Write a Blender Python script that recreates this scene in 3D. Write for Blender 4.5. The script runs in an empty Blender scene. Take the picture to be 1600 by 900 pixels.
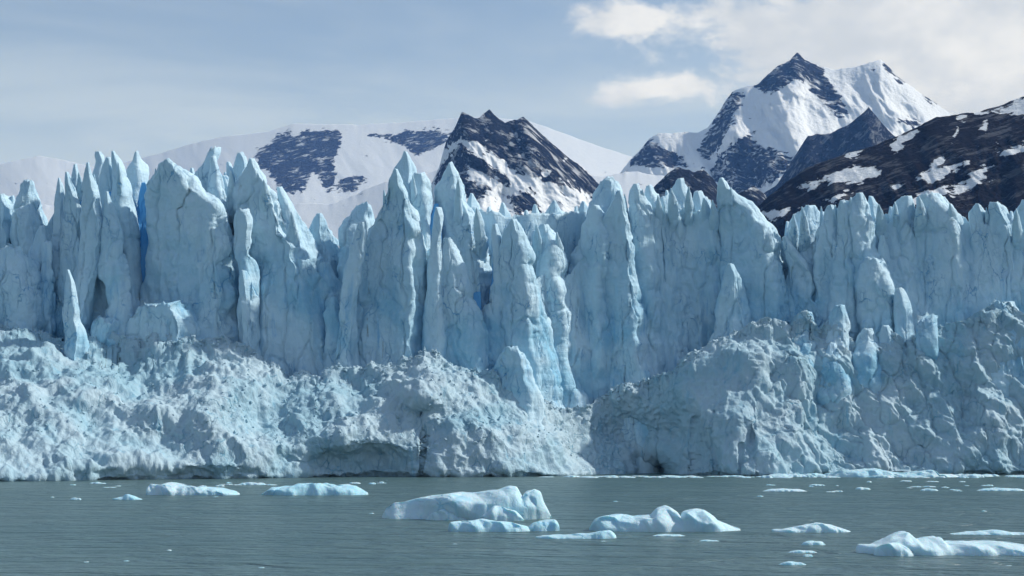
import bpy, math, random
import numpy as np

# ------------------------------------------------------------------ camera, sky, sun, exposure
scene = bpy.context.scene
col = scene.collection
F_PX, CX, CY, HORIZON = 2490.0, 800.0, 450.0, 683.0
CAM_H = 8.0
PITCH = math.atan((HORIZON - CY) / F_PX)
cam_d = bpy.data.cameras.new("camera")
cam = bpy.data.objects.new("camera", cam_d)
col.objects.link(cam)
cam.location = (0, 0, CAM_H)
cam.rotation_euler = (math.pi / 2 + PITCH, 0, 0)
cam_d.sensor_width = 36.0
cam_d.lens = 36.0 * F_PX / 1600.0
cam_d.clip_start = 0.5
cam_d.clip_end = 60000
scene.camera = cam

SUN_AZ = math.radians(79)      # clockwise from the viewing direction: right, a little behind the ice front
SUN_EL = math.radians(41)
sun_dir = (math.cos(SUN_EL) * math.sin(SUN_AZ), math.cos(SUN_EL) * math.cos(SUN_AZ), math.sin(SUN_EL))
sun_d = bpy.data.lights.new("sun", 'SUN')
sun_d.energy = 4.1
sun_d.angle = math.radians(2.0)
sun_d.color = (1.0, 0.965, 0.92)
sun = bpy.data.objects.new("sun", sun_d)
col.objects.link(sun)
from mathutils import Vector
sun.rotation_euler = Vector(sun_dir).to_track_quat('Z', 'Y').to_euler()
sun.location = (600, 200, 900)

scene.view_settings.view_transform = 'Standard'
scene.view_settings.look = 'None'
scene.view_settings.exposure = 0.0
scene.view_settings.gamma = 1.0
scene.render.engine = 'CYCLES'
cy = scene.cycles
cy.use_denoising = True
cy.max_bounces = 8
cy.diffuse_bounces = 5
cy.glossy_bounces = 3
cy.transmission_bounces = 2
cy.volume_bounces = 1
cy.use_adaptive_sampling = True
cy.adaptive_threshold = 0.02


def ray_dir(px, py):
    dx = px - CX
    dv = CY - py
    c, s = math.cos(PITCH), math.sin(PITCH)
    return dx, F_PX * c - dv * s, F_PX * s + dv * c


def P(px, py, Y):
    """world point on the ray of a photo pixel, at distance Y along the ground"""
    dx, dy, dz = ray_dir(np.asarray(px, float), np.asarray(py, float))
    k = Y / dy
    return np.stack(np.broadcast_arrays(dx * k, Y + 0 * dx, CAM_H + dz * k), -1)


def water_Y(py):
    dx, dy, dz = ray_dir(0.0, float(py))
    return -CAM_H / dz * dy


# ------------------------------------------------------------------ node helpers
class NT:
    def __init__(self, tree):
        self.t = tree
        self.t.nodes.clear()

    def n(self, typ, **kw):
        nd = self.t.nodes.new(typ)
        for k, v in kw.items():
            if k.startswith('_'):
                setattr(nd, k[1:], v)
        return nd

    def link(self, a, b):
        self.t.links.new(a, b)

    def put(self, sock, v):
        if hasattr(v, 'is_output'):
            self.link(v, sock)
        else:
            sock.default_value = v

    def math(self, op, a, b=None, c=None, clamp=False):
        nd = self.t.nodes.new('ShaderNodeMath')
        nd.operation = op
        nd.use_clamp = clamp
        for i, v in enumerate((a, b, c)):
            if v is not None:
                self.put(nd.inputs[i], v)
        return nd.outputs[0]

    def smooth(self, v, lo, hi, a=0.0, b=1.0):
        nd = self.t.nodes.new('ShaderNodeMapRange')
        nd.interpolation_type = 'SMOOTHSTEP'
        for i, x in enumerate((v, lo, hi, a, b)):
            self.put(nd.inputs[i], x)
        return nd.outputs[0]

    def mix(self, f, a, b):
        nd = self.t.nodes.new('ShaderNodeMix')
        nd.data_type = 'RGBA'
        self.put(nd.inputs[0], f)
        self.put(nd.inputs[6], a)
        self.put(nd.inputs[7], b)
        return nd.outputs[2]

    def noise(self, vec, scale, detail=4.0, rough=0.55, dist=0.0):
        nd = self.t.nodes.new('ShaderNodeTexNoise')
        self.link(vec, nd.inputs['Vector'])
        nd.inputs['Scale'].default_value = scale
        nd.inputs['Detail'].default_value = detail
        nd.inputs['Roughness'].default_value = rough
        nd.inputs['Distortion'].default_value = dist
        return nd.outputs['Fac']

    def vmap(self, vec, scale=(1, 1, 1), rot=(0, 0, 0), loc=(0, 0, 0)):
        nd = self.t.nodes.new('ShaderNodeMapping')
        self.link(vec, nd.inputs[0])
        nd.inputs['Location'].default_value = loc
        nd.inputs['Rotation'].default_value = rot
        nd.inputs['Scale'].default_value = scale
        return nd.outputs[0]

    def geo(self):
        return self.t.nodes.new('ShaderNodeNewGeometry')

    def bump(self, h, strength, dist, normal=None):
        nd = self.t.nodes.new('ShaderNodeBump')
        nd.inputs['Strength'].default_value = strength
        nd.inputs['Distance'].default_value = dist
        self.link(h, nd.inputs['Height'])
        if normal is not None:
            self.link(normal, nd.inputs['Normal'])
        return nd.outputs[0]


def rgb(r, g, b):
    return (r, g, b, 1.0)


# ------------------------------------------------------------------ world: hazy blue sky, thin veil, cumulus
world = bpy.data.worlds.new("World")
scene.world = world
world.use_nodes = True
w = NT(world.node_tree)
tc = w.n('ShaderNodeTexCoord').outputs['Generated']
sky = w.n('ShaderNodeTexSky')
sky.sky_type = 'NISHITA'
sky.sun_disc = False
sky.sun_elevation = SUN_EL
sky.sun_rotation = SUN_AZ
sky.altitude = 200
sky.air_density = 1.0
sky.dust_density = 0.8
sky.ozone_density = 1.6
sep = w.n('ShaderNodeSeparateXYZ')
w.link(tc, sep.inputs[0])
az = w.math('ARCTAN2', sep.outputs[0], sep.outputs[1])
el = w.math('ARCSINE', sep.outputs[2])
skyc = w.n('ShaderNodeVectorMath', _operation='SCALE')
w.link(sky.outputs[0], skyc.inputs[0])
skyc.inputs['Scale'].default_value = 0.115
# thin high veil
veil_n = w.noise(w.vmap(tc, (2.4, 2.4, 11.0), (0.0, 0.10, 0.3), (0.35, 0.0, 0.2)), 1.5, 7, 0.56, 0.5)
veil = w.smooth(veil_n, 0.32, 0.58, 0.45, 1.0)
low = w.smooth(el, 0.30, 0.15, 0.0, 1.0)
veil = w.math('MULTIPLY', veil, w.math('MULTIPLY_ADD', low, 0.70, 0.30), clamp=True)
veil = w.math('MAXIMUM', veil, w.smooth(el, 0.245, 0.14, 0.0, 0.88))
base = w.mix(veil, skyc.outputs[0], rgb(0.54, 0.635, 0.72))


def ang(px, py):
    dx, dy, dz = ray_dir(px, py)
    return math.atan2(dx, dy), math.asin(dz / math.sqrt(dx * dx + dy * dy + dz * dz))


mask = None
for (bx, by, sx, sy, amp) in [(1180, 35, 170, 55, 1.1), (1340, 60, 200, 80, 1.3), (1530, 100, 180, 95, 1.35), (1000, 35, 90, 34, .8),
                              (1050, 142, 120, 26, .8), (1760, 90, 180, 90, 1.0), (2050, 60, 150, 80, .9), (-500, 60, 220, 60, .9), (-900, 120, 160, 50, .9)]:
    u0, v0 = ang(bx, by)
    a = w.math('DIVIDE', w.math('SUBTRACT', az, u0), sx / F_PX)
    b = w.math('DIVIDE', w.math('SUBTRACT', el, v0), sy / F_PX)
    g = w.math('ADD', w.math('MULTIPLY', a, a), w.math('MULTIPLY', b, b))
    g = w.math('MULTIPLY', w.math('EXPONENT', w.math('MULTIPLY', g, -0.75)), amp)
    mask = g if mask is None else w.math('MAXIMUM', mask, g)
cn = w.noise(w.vmap(tc, (1.0, 1.0, 1.5)), 17.0, 11, 0.62, 0.25)
cf = w.math('ADD', mask, w.math('MULTIPLY', w.math('SUBTRACT', cn, 0.5), w.smooth(mask, 0.02, 0.3, 0.8, 2.6)))
cfac = w.smooth(cf, 0.30, 0.80, 0.0, 0.96)
shade = w.noise(w.vmap(tc, (1, 1, 1.6), loc=(0.02, 0, 0.013)), 16.0, 6, 0.55)
ccol = w.mix(w.smooth(shade, 0.35, 0.66), rgb(0.62, 0.67, 0.73), rgb(0.86, 0.88, 0.90))
final = w.mix(cfac, base, ccol)
bg = w.n('ShaderNodeBackground')
w.link(final, bg.inputs[0])
bg.inputs[1].default_value = 1.0
wo = w.n('ShaderNodeOutputWorld')
w.link(bg.outputs[0], wo.inputs[0])

# ------------------------------------------------------------------ numpy noise
_rng = np.random.default_rng(7)
_perm = _rng.permutation(256)
_perm = np.concatenate([_perm, _perm, _perm])
_grad = _rng.normal(size=(256, 3))
_grad /= np.linalg.norm(_grad, axis=1)[:, None]


def pnoise(p):
    p = np.asarray(p, float)
    i = np.floor(p).astype(np.int64)
    f = p - i
    i &= 255
    u = f * f * f * (f * (f * 6 - 15) + 10)
    out = 0
    for a in (0, 1):
        pa = _perm[i[..., 0] + a]
        wa = u[..., 0] if a else 1 - u[..., 0]
        for b in (0, 1):
            pb = _perm[pa + i[..., 1] + b]
            wb = u[..., 1] if b else 1 - u[..., 1]
            for c in (0, 1):
                g = _grad[_perm[pb + i[..., 2] + c]]
                wc = u[..., 2] if c else 1 - u[..., 2]
                d = g[..., 0] * (f[..., 0] - a) + g[..., 1] * (f[..., 1] - b) + g[..., 2] * (f[..., 2] - c)
                out = out + wa * wb * wc * d
    return out * 1.6


def fbm(p, octv=4, gain=0.5, lac=2.03):
    a, s, t = 1.0, 0.0, 0.0
    q = np.array(p, float)
    for k in range(octv):
        s = s + a * pnoise(q + 17.3 * k)
        t += a
        a *= gain
        q = q * lac
    return s / t


def ridged(p, octv=3, gain=0.5):
    a, s, t = 1.0, 0.0, 0.0
    q = np.array(p, float)
    for k in range(octv):
        s = s + a * (1 - np.abs(pnoise(q + 9.1 * k)) * 2)
        t += a
        a *= gain
        q = q * 2.1
    return s / t


def worley(p, facet=False):
    """distance to nearest cell point (0..~1); with facet: a tilted plane per cell, for broken ice faces"""
    p = np.asarray(p, float)
    i = np.floor(p).astype(np.int64)
    best = np.full(p.shape[:-1], 9.0)
    second = np.full(p.shape[:-1], 9.0)
    val = np.zeros(p.shape[:-1])
    for a in (-1, 0, 1):
        for b in (-1, 0, 1):
            for c in (-1, 0, 1):
                j = i + np.array([a, b, c])
                h = _perm[_perm[_perm[j[..., 0] & 255] + (j[..., 1] & 255)] + (j[..., 2] & 255)]
                o = j + 0.5 + 0.45 * _grad[h]
                dv = p - o
                d = np.sqrt((dv ** 2).sum(-1))
                m = d < best
                second = np.where(m, best, np.minimum(second, d))
                if facet:
                    g = _grad[(h * 7 + 3) & 255]
                    pl = (dv * g).sum(-1) + 0.5 * _grad[h][..., 0]
                    val = np.where(m, pl, val)
                best = np.where(m, d, best)
    if facet:
        return val, second - best
    return best, second - best


_hval = _rng.uniform(-1, 1, 256)
_rots = [np.linalg.qr(_rng.normal(size=(3, 3)))[0] for _ in range(8)]


def facet(p, k=0):
    """piecewise linear noise: flat faces that meet in crisp creases"""
    p = np.asarray(p, float) @ _rots[k % 8] + 7.7 * k
    i = np.floor(p).astype(np.int64)
    f = p - i
    o = np.argsort(-f, axis=-1)
    fs = np.take_along_axis(f, o, -1)
    wts = [1 - fs[..., 0], fs[..., 0] - fs[..., 1], fs[..., 1] - fs[..., 2], fs[..., 2]]
    cur = i & 255
    out = 0
    for n in range(4):
        h = _perm[_perm[_perm[cur[..., 0]] + cur[..., 1]] + cur[..., 2]]
        out = out + wts[n] * _hval[h]
        if n < 3:
            st = np.zeros_like(cur)
            np.put_along_axis(st, o[..., n:n + 1], 1, -1)
            cur = (cur + st) & 255
    return out


def interp(x, pts):
    a = np.array(pts, float)
    return np.interp(x, a[:, 0], a[:, 1])


# ------------------------------------------------------------------ object helpers
def mesh_obj(name, verts, faces, mat, parent=None, smooth=True):
    me = bpy.data.meshes.new(name)
    verts = np.asarray(verts, float).reshape(-1, 3)
    faces = np.asarray(faces, np.int32)
    n, k = faces.shape
    me.vertices.add(len(verts))
    me.vertices.foreach_set('co', verts.ravel())
    me.loops.add(n * k)
    me.loops.foreach_set('vertex_index', faces.ravel())
    me.polygons.add(n)
    me.polygons.foreach_set('loop_start', np.arange(0, n * k, k, dtype=np.int32))
    me.polygons.foreach_set('loop_total', np.full(n, k, np.int32))
    me.polygons.foreach_set('use_smooth', np.full(n, smooth, bool))
    me.update()
    me.validate()
    if mat:
        me.materials.append(mat)
    o = bpy.data.objects.new(name, me)
    col.objects.link(o)
    if parent is not None:
        o.parent = parent
    return o


def grid_faces(nr, nc, wrap=False):
    r = np.arange(nr - 1)[:, None]
    c = np.arange(nc if wrap else nc - 1)[None, :]
    c2 = (c + 1) % nc
    a = r * nc + c
    b = r * nc + c2
    d = (r + 1) * nc + c
    e = (r + 1) * nc + c2
    return np.stack([a, d, e, b], -1).reshape(-1, 4)


def grid_normals(V, wrap=False):
    if wrap:
        du = np.roll(V, -1, 1) - np.roll(V, 1, 1)
    else:
        du = np.gradient(V, axis=1)
    dv = np.gradient(V, axis=0)
    n = np.cross(du, dv)
    return n / (np.linalg.norm(n, axis=-1, keepdims=True) + 1e-9)


def tag(o, label=None, cat=None, group=None, kind=None):
    if label:
        o['label'] = label
    if cat:
        o['category'] = cat
    if group:
        o['group'] = group
    if kind:
        o['kind'] = kind
    return o


def set_attr(o, name, vals):
    at = o.data.attributes.new(name, 'FLOAT', 'POINT')
    at.data.foreach_set('value', np.asarray(vals, np.float32).ravel())


# ------------------------------------------------------------------ materials
def ice_material(name, pale, mid, deep, rough_amt=1.0, dirt=0.0, weather=False, sss=0.0):
    m = bpy.data.materials.new(name)
    m.use_nodes = True
    t = NT(m.node_tree)
    g = t.geo()
    pos = g.outputs['Position']
    big = t.noise(pos, 0.055, 4, 0.55, 0.6)
    streak = t.noise(t.vmap(pos, (0.5, 0.5, 0.07)), 1.0, 5, 0.6, 0.5)
    c = t.mix(t.smooth(big, 0.38, 0.66), pale, mid)
    c = t.mix(t.math('MULTIPLY', t.smooth(streak, 0.55, 0.74), 0.55), c, deep)
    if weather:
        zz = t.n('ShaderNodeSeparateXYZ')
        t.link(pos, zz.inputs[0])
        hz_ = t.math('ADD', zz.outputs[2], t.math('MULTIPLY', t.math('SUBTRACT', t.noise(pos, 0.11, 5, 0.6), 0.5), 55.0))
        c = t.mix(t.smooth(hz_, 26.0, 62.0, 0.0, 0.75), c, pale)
    patch = t.noise(pos, 0.6, 5, 0.6)
    c = t.mix(t.math('MULTIPLY', t.smooth(patch, 0.50, 0.7), 0.35), c, pale)
    if dirt:
        d = t.noise(t.vmap(pos, (0.9, 0.9, 0.16)), 1.0, 6, 0.65)
        d2 = t.noise(pos, 0.045, 3, 0.5)
        f = t.math('MULTIPLY', t.smooth(d, 0.60, 0.74), t.smooth(d2, 0.55, 0.68))
        c = t.mix(t.math('MULTIPLY', f, dirt), c, rgb(0.17, 0.15, 0.13))
    wn = t.n('ShaderNodeTexNoise')
    t.link(pos, wn.inputs['Vector'])
    wn.inputs['Scale'].default_value = 0.35
    wn.inputs['Detail'].default_value = 4
    wp = t.n('ShaderNodeVectorMath', _operation='MULTIPLY_ADD')
    t.link(wn.outputs['Color'], wp.inputs[0])
    wp.inputs[1].default_value = (3.0, 3.0, 3.0)
    t.link(pos, wp.inputs[2])
    crk = None
    for scl, wd in (((0.30, 0.30, 0.075), 0.022), ((0.75, 0.75, 0.26), 0.03)):
        vo = t.n('ShaderNodeTexVoronoi', _feature='DISTANCE_TO_EDGE')
        t.link(t.vmap(wp.outputs[0], scl), vo.inputs['Vector'])
        vo.inputs['Scale'].default_value = 1.0
        e = t.smooth(vo.outputs['Distance'], wd, 0.0, 0.0, 1.0)
        crk = e if crk is None else t.math('MAXIMUM', crk, t.math('MULTIPLY', e, 0.5))
    crk = t.math('MULTIPLY', crk, t.smooth(t.noise(pos, 0.13, 3, 0.5), 0.45, 0.62))
    c = t.mix(t.math('MULTIPLY', crk, 0.7), c, deep)
    layer = t.noise(t.vmap(pos, (0.10, 0.10, 1.5), (0.06, 0.09, 0)), 1.0, 4, 0.55)
    b1 = t.noise(t.vmap(pos, (1, 1, 0.45)), 1.1, 7, 0.62, 0.3)
    b1 = t.math('ADD', b1, t.math('MULTIPLY', layer, 0.35 if weather else 0.06))
    b1 = t.math('SUBTRACT', b1, t.math('MULTIPLY', crk, 0.5))
    b2 = t.noise(pos, 4.5, 4, 0.6)
    h = t.math('ADD', b1, t.math('MULTIPLY', b2, 0.16))
    bs = t.n('ShaderNodeBsdfPrincipled')
    t.link(c, bs.inputs['Base Color'])
    bs.inputs['Roughness'].default_value = 0.55
    bs.inputs['Specular IOR Level'].default_value = 0.3
    bs.inputs['IOR'].default_value = 1.31
    t.link(t.bump(h, 0.55 * rough_amt, 0.55), bs.inputs['Normal'])
    if sss:
        bs.inputs['Subsurface Weight'].default_value = sss
        bs.inputs['Subsurface Radius'].default_value = (0.25, 0.7, 1.0)
        bs.inputs['Subsurface Scale'].default_value = 0.9
    out = t.n('ShaderNodeOutputMaterial')
    t.link(bs.outputs[0], out.inputs[0])
    return m


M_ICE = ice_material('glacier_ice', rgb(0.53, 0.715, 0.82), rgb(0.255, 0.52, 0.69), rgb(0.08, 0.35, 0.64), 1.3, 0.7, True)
M_WALL = ice_material('dense_blue_ice', rgb(0.17, 0.46, 0.78), rgb(0.10, 0.38, 0.76), rgb(0.05, 0.28, 0.70), 1.0)
M_APRON = ice_material('crushed_ice', rgb(0.425, 0.565, 0.645), rgb(0.30, 0.485, 0.585), rgb(0.13, 0.375, 0.54), 1.3, 0.12)
M_BERG = ice_material('floating_ice', rgb(0.53, 0.71, 0.78), rgb(0.38, 0.64, 0.75), rgb(0.22, 0.55, 0.73), 0.7, sss=0.35)


def terrain_material(name, rock_a, rock_b, snow_c, nscale, streak_rot, streak_amt, speck=0.5, snow_bump=1.0):
    """rock / snow split: vertex attribute 'rock' broken up by noise"""
    m = bpy.data.materials.new(name)
    m.use_nodes = True
    t = NT(m.node_tree)
    pos = t.geo().outputs['Position']
    at = t.n('ShaderNodeAttribute', _attribute_name='rock').outputs['Fac']
    n1 = t.noise(pos, nscale, 7, 0.62, 0.4)
    st = t.vmap(pos, (1, 1, 1), streak_rot)
    st = t.vmap(st, (0.16, 1.0, 1.6))
    n2 = t.noise(st, nscale * 1.7, 6, 0.6, 0.25)
    f = t.math('ADD', at, t.math('MULTIPLY', t.math('SUBTRACT', n1, 0.5), 2.2))
    f = t.math('ADD', f, t.math('MULTIPLY', t.math('SUBTRACT', n2, 0.5), streak_amt * 1.6))
    rockf = t.smooth(f, 0.46, 0.54)
    n3 = t.noise(t.vmap(st, (1.6, 1, 1)), nscale * 1.5, 9, 0.74, 0.5)
    n3 = t.math('ADD', n3, t.math('MULTIPLY', t.math('SUBTRACT', t.noise(pos, nscale * 0.45, 3, 0.5), 0.5), 0.45))
    speckf = t.math('MULTIPLY', t.smooth(n3, 0.52, 0.60), speck)
    rockf = t.math('MULTIPLY', rockf, t.math('SUBTRACT', 1.0, speckf))
    n4 = t.noise(pos, nscale * 3, 6, 0.65)
    rc = t.mix(t.smooth(n4, 0.35, 0.65), rock_a, rock_b)
    c = t.mix(rockf, snow_c, rc)
    bs = t.n('ShaderNodeBsdfPrincipled')
    t.link(c, bs.inputs['Base Color'])
    bs.inputs['Roughness'].default_value = 0.8
    bs.inputs['Specular IOR Level'].default_value = 0.05
    hb = t.math('MULTIPLY', t.noise(pos, nscale * 2.5, 8, 0.62), t.math('MULTIPLY_ADD', rockf, 1.0, 0.25 * snow_bump))
    t.link(t.bump(hb, 1.0, 0.9 / nscale), bs.inputs['Normal'])
    out = t.n('ShaderNodeOutputMaterial')
    t.link(bs.outputs[0], out.inputs[0])
    return m


SNOW = rgb(0.72, 0.76, 0.80)

# water
M_WATER = bpy.data.materials.new('glacial_lake')
M_WATER.use_nodes = True
t = NT(M_WATER.node_tree)
pos = t.geo().outputs['Position']
wv = t.vmap(pos, (0.55, 1.0, 1.0), (0, 0, 0.25))
h1 = t.noise(wv, 0.55, 3, 0.5, 0.6)
h2 = t.noise(wv, 2.1, 4, 0.55, 0.5)
h3 = t.noise(wv, 0.08, 2, 0.5)
h0 = t.noise(t.vmap(pos, (0.5, 1.0, 1.0), (0, 0, 0.12)), 0.24, 4, 0.6, 0.8)
h = t.math('ADD', t.math('MULTIPLY', h1, 1.5), t.math('MULTIPLY', h2, 0.35))
h = t.math('ADD', h, t.math('MULTIPLY', h0, 3.4))
bs = t.n('ShaderNodeBsdfPrincipled')
t.link(t.mix(t.smooth(h3, 0.35, 0.65), rgb(0.062, 0.119, 0.126), rgb(0.078, 0.137, 0.143)), bs.inputs['Base Color'])
bs.inputs['Roughness'].default_value = 0.30
bs.inputs['IOR'].default_value = 1.33
t.link(t.bump(h, 1.0, 0.55), bs.inputs['Normal'])
out = t.n('ShaderNodeOutputMaterial')
t.link(bs.outputs[0], out.inputs[0])

# ------------------------------------------------------------------ lake
R = 12600.0
lake = mesh_obj('lake_water', [(-R, -R, 0), (R, -R, 0), (R, R, 0), (-R, R, 0)], [(0, 1, 2, 3)], M_WATER)
tag(lake, 'grey-green rippled lake water in front of the glacier', kind='structure')


# ------------------------------------------------------------------ mountains
def poly_sd(px, py, poly):
    """signed distance in photo pixels, positive inside"""
    pl = np.array(poly, float)
    x, y = px.ravel(), py.ravel()
    ins = np.zeros(x.shape, bool)
    dist = np.full(x.shape, 1e9)
    for i in range(len(pl)):
        (x1, y1), (x2, y2) = pl[i - 1], pl[i]
        cond = ((y1 > y) != (y2 > y))
        xi = (x2 - x1) * (y - y1) / (y2 - y1 + 1e-12) + x1
        ins ^= cond & (x < xi)
        ex, ey = x2 - x1, y2 - y1
        k = np.clip(((x - x1) * ex + (y - y1) * ey) / (ex * ex + ey * ey + 1e-9), 0, 1)
        dist = np.minimum(dist, np.hypot(x - x1 - k * ex, y - y1 - k * ey))
    return np.where(ins, dist, -dist).reshape(px.shape)


def mountain(name, crest, Yc, base_py, slope, mat, polys=(), rock_default=0.0, invert=False, soft=7.0,
             jit=3.0, amp=60.0, wl=420.0, step=2.0, rows=110, seed=0, tilt=0.0, label=None, ymod=None, shear=0.5, smooth_px=26):
    x0, x1 = crest[0][0], crest[-1][0]
    px1 = np.arange(x0, x1 + step, step)
    cr = interp(px1, crest)
    q = np.stack([px1 / 23.0, px1 * 0 + seed * 3.7, px1 * 0 + 1.3], -1)
    cj = jit * fbm(q, 5, 0.6)
    nc = len(px1)
    mpp = Yc / F_PX
    nb = 8
    tt = np.linspace(0, 1, rows) ** 1.15
    px = np.broadcast_to(px1, (rows, nc)).copy()
    py = cr[None, :] + (base_py - cr)[None, :] * tt[:, None] + cj[None, :] * ((1 - tt[:, None]) ** 14)
    kn = 2 * int(smooth_px / step) + 1
    kern = np.hanning(kn + 2)[1:-1]
    crs = np.convolve(np.pad(cr, kn // 2, 'edge'), kern / kern.sum(), 'valid')
    dz = (py - cj[None, :] * ((1 - tt[:, None]) ** 14) - crs[None, :]) * mpp
    run = dz / math.tan(math.radians(slope))
    Y = Yc - run + tilt * (px - px1.mean()) * mpp
    if ymod is not None:
        Y = Y + ymod(px, py)
    dg = (px - px1.mean()) * mpp
    nz = np.stack([(dg - shear * py * mpp) / wl, (py * mpp + 0.3 * dg) / wl * 0.6, np.full(px.shape, seed * 5.1)], -1)
    fade = np.clip((py - cr[None, :]) * mpp / (0.35 * wl), 0, 1)
    rg = ridged(nz + 0.35 * fbm(nz * 1.3 + 5, 2)[..., None], 5, 0.52)
    Y = Y - amp * (0.15 + 0.85 * fade) * (rg - 0.3) * 2.4
    Y = Y - 0.35 * amp * fade * fbm(nz * 6.0, 4, 0.6)
    Y = Y - amp * (0.2 + 0.8 * fade) * (0.9 * facet(nz * 2.2, 0) + 0.45 * facet(nz * 5.5, 1))
    V = P(px, py, Y)
    V[..., 2] += 0.5 * amp * fade * fbm(nz * 2.5 + 31, 4, 0.55)
    # far side of the ridge
    back = []
    for k in range(1, nb + 1):
        b = V[0].copy()
        b[:, 1] += 120.0 * k
        b[:, 2] -= 120.0 * k * math.tan(math.radians(slope))
        b[:, 2] = np.maximum(b[:, 2], -0.5)
        back.append(b)
    VV = np.concatenate([np.array(back[::-1]), V], 0)
    VV[..., 2] = np.maximum(VV[..., 2], -0.6)
    f = grid_faces(rows + nb, nc)
    o = mesh_obj(name, VV, f, mat)
    if polys:
        sd = np.max([poly_sd(px, py, p) for p in polys], axis=0)
        a = np.clip(0.5 + sd / (2 * soft), 0, 1)
        if invert:
            a = 1 - a
    else:
        a = np.full(px.shape, rock_default)
    a = np.concatenate([np.repeat(a[:1], nb, 0), a], 0)
    set_attr(o, 'rock', a)
    tag(o, label, kind='structure')
    return o


M_FAR = terrain_material('far_snow_rock', rgb(0.025, 0.035, 0.07), rgb(0.06, 0.075, 0.12), rgb(0.58, 0.63, 0.69), 0.018, (0, 0.5, 0), 0.6, 0.9, 0.15)  # far snow colour dulled to stand in for cloud shadow and haze
M_MID = terrain_material('streaked_rock', rgb(0.008, 0.012, 0.026), rgb(0.022, 0.028, 0.048), SNOW, 0.024, (0, -0.75, 0), 1.5, 0.65, 0.6)
M_BIG = terrain_material('high_peak_rock', rgb(0.012, 0.017, 0.032), rgb(0.035, 0.043, 0.068), SNOW, 0.020, (0, -0.5, 0), 1.0, 0.85, 0.7)
M_DARK = terrain_material('dark_pyramid_rock', rgb(0.007, 0.011, 0.026), rgb(0.016, 0.022, 0.042), SNOW, 0.024, (0, 0.9, 0), 0.5, 0.3)
M_HILL = terrain_material('brown_hillside', rgb(0.003, 0.002, 0.004), rgb(0.009, 0.0045, 0.007), SNOW, 0.04, (0, 0.35, 0), 0.8, 0.15)

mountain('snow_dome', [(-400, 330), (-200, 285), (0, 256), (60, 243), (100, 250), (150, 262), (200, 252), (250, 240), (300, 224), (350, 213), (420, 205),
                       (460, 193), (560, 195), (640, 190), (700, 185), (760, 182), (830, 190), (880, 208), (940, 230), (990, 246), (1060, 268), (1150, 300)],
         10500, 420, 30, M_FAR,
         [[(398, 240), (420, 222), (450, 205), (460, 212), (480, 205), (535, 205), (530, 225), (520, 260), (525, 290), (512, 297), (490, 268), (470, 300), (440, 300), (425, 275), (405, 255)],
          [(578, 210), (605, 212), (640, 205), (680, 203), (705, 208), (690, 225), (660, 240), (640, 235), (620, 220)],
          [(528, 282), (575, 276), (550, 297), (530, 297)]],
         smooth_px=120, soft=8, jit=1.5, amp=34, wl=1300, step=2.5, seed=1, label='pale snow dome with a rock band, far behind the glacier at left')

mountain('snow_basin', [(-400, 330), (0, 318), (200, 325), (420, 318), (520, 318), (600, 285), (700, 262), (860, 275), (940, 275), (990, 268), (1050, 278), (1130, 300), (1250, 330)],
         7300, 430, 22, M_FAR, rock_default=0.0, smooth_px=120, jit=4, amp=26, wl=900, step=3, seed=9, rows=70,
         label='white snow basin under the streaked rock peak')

mountain('rock_peak', [(560, 350), (640, 320), (672, 292), (686, 262), (697, 220), (712, 195), (722, 174), (735, 180), (748, 184), (765, 172), (776, 183), (790, 193), (800, 190), (818, 182),
                       (830, 195), (850, 212), (880, 240), (910, 262), (938, 290), (985, 325), (1060, 350)],
         6000, 430, 40, M_MID,
         [[(690, 232), (697, 212), (722, 165), (765, 165), (818, 175), (850, 205), (890, 240), (872, 266), (830, 277), (812, 268), (795, 262), (775, 240), (755, 226), (738, 216), (722, 216), (708, 226)],
          [(676, 284), (700, 246), (722, 224), (738, 238), (760, 252), (788, 274), (800, 290), (772, 277), (748, 264), (728, 268), (732, 284), (766, 290), (758, 304), (740, 318), (722, 300), (702, 286)],
          [(850, 280), (888, 243), (912, 258), (942, 288), (930, 308), (912, 298), (885, 292)],
          [(795, 305), (830, 300), (845, 330), (810, 335)]],
         soft=6, jit=5, amp=48, wl=330, step=1.6, rows=150, seed=2, label='dark rock peak streaked with snow in the centre of the skyline')

mountain('high_peak', [(900, 330), (960, 280), (985, 250), (1000, 235), (1015, 215), (1030, 208), (1060, 207), (1090, 207), (1105, 200), (1120, 180), (1135, 155), (1145, 143), (1160, 137), (1185, 130),
                       (1200, 115), (1215, 103), (1235, 95), (1246, 80), (1258, 94), (1280, 103), (1300, 108), (1340, 104), (1375, 92), (1400, 118), (1430, 140), (1460, 160), (1480, 175),
                       (1520, 190), (1600, 205), (1750, 240), (1900, 290)],
         8200, 430, 38, M_BIG,
         [[(1180, 135), (1198, 112), (1233, 90), (1246, 72), (1260, 90), (1283, 103), (1290, 120), (1303, 135), (1313, 155), (1325, 173), (1312, 184), (1290, 167), (1275, 145), (1262, 128), (1240, 125), (1225, 140), (1200, 144)],
          [(1140, 143), (1163, 148), (1152, 175), (1134, 205), (1124, 230), (1106, 248), (1090, 240), (1104, 212), (1120, 185)],
          [(982, 258), (1014, 216), (1040, 233), (1066, 244), (1072, 262), (1040, 257), (1000, 260)],
          [(1118, 252), (1150, 215), (1172, 208), (1190, 226), (1232, 240), (1236, 260), (1212, 280), (1182, 286), (1160, 302), (1130, 292), (1112, 270)],
          [(1380, 92), (1402, 114), (1418, 128), (1408, 130), (1388, 112)], [(1440, 145), (1466, 162), (1452, 160)], [(1400, 188), (1440, 190), (1425, 198)]],
         soft=6, jit=4, amp=75, wl=520, step=1.8, rows=150, seed=3, label='highest snow peak with a rocky summit, at right under the cloud')

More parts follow.
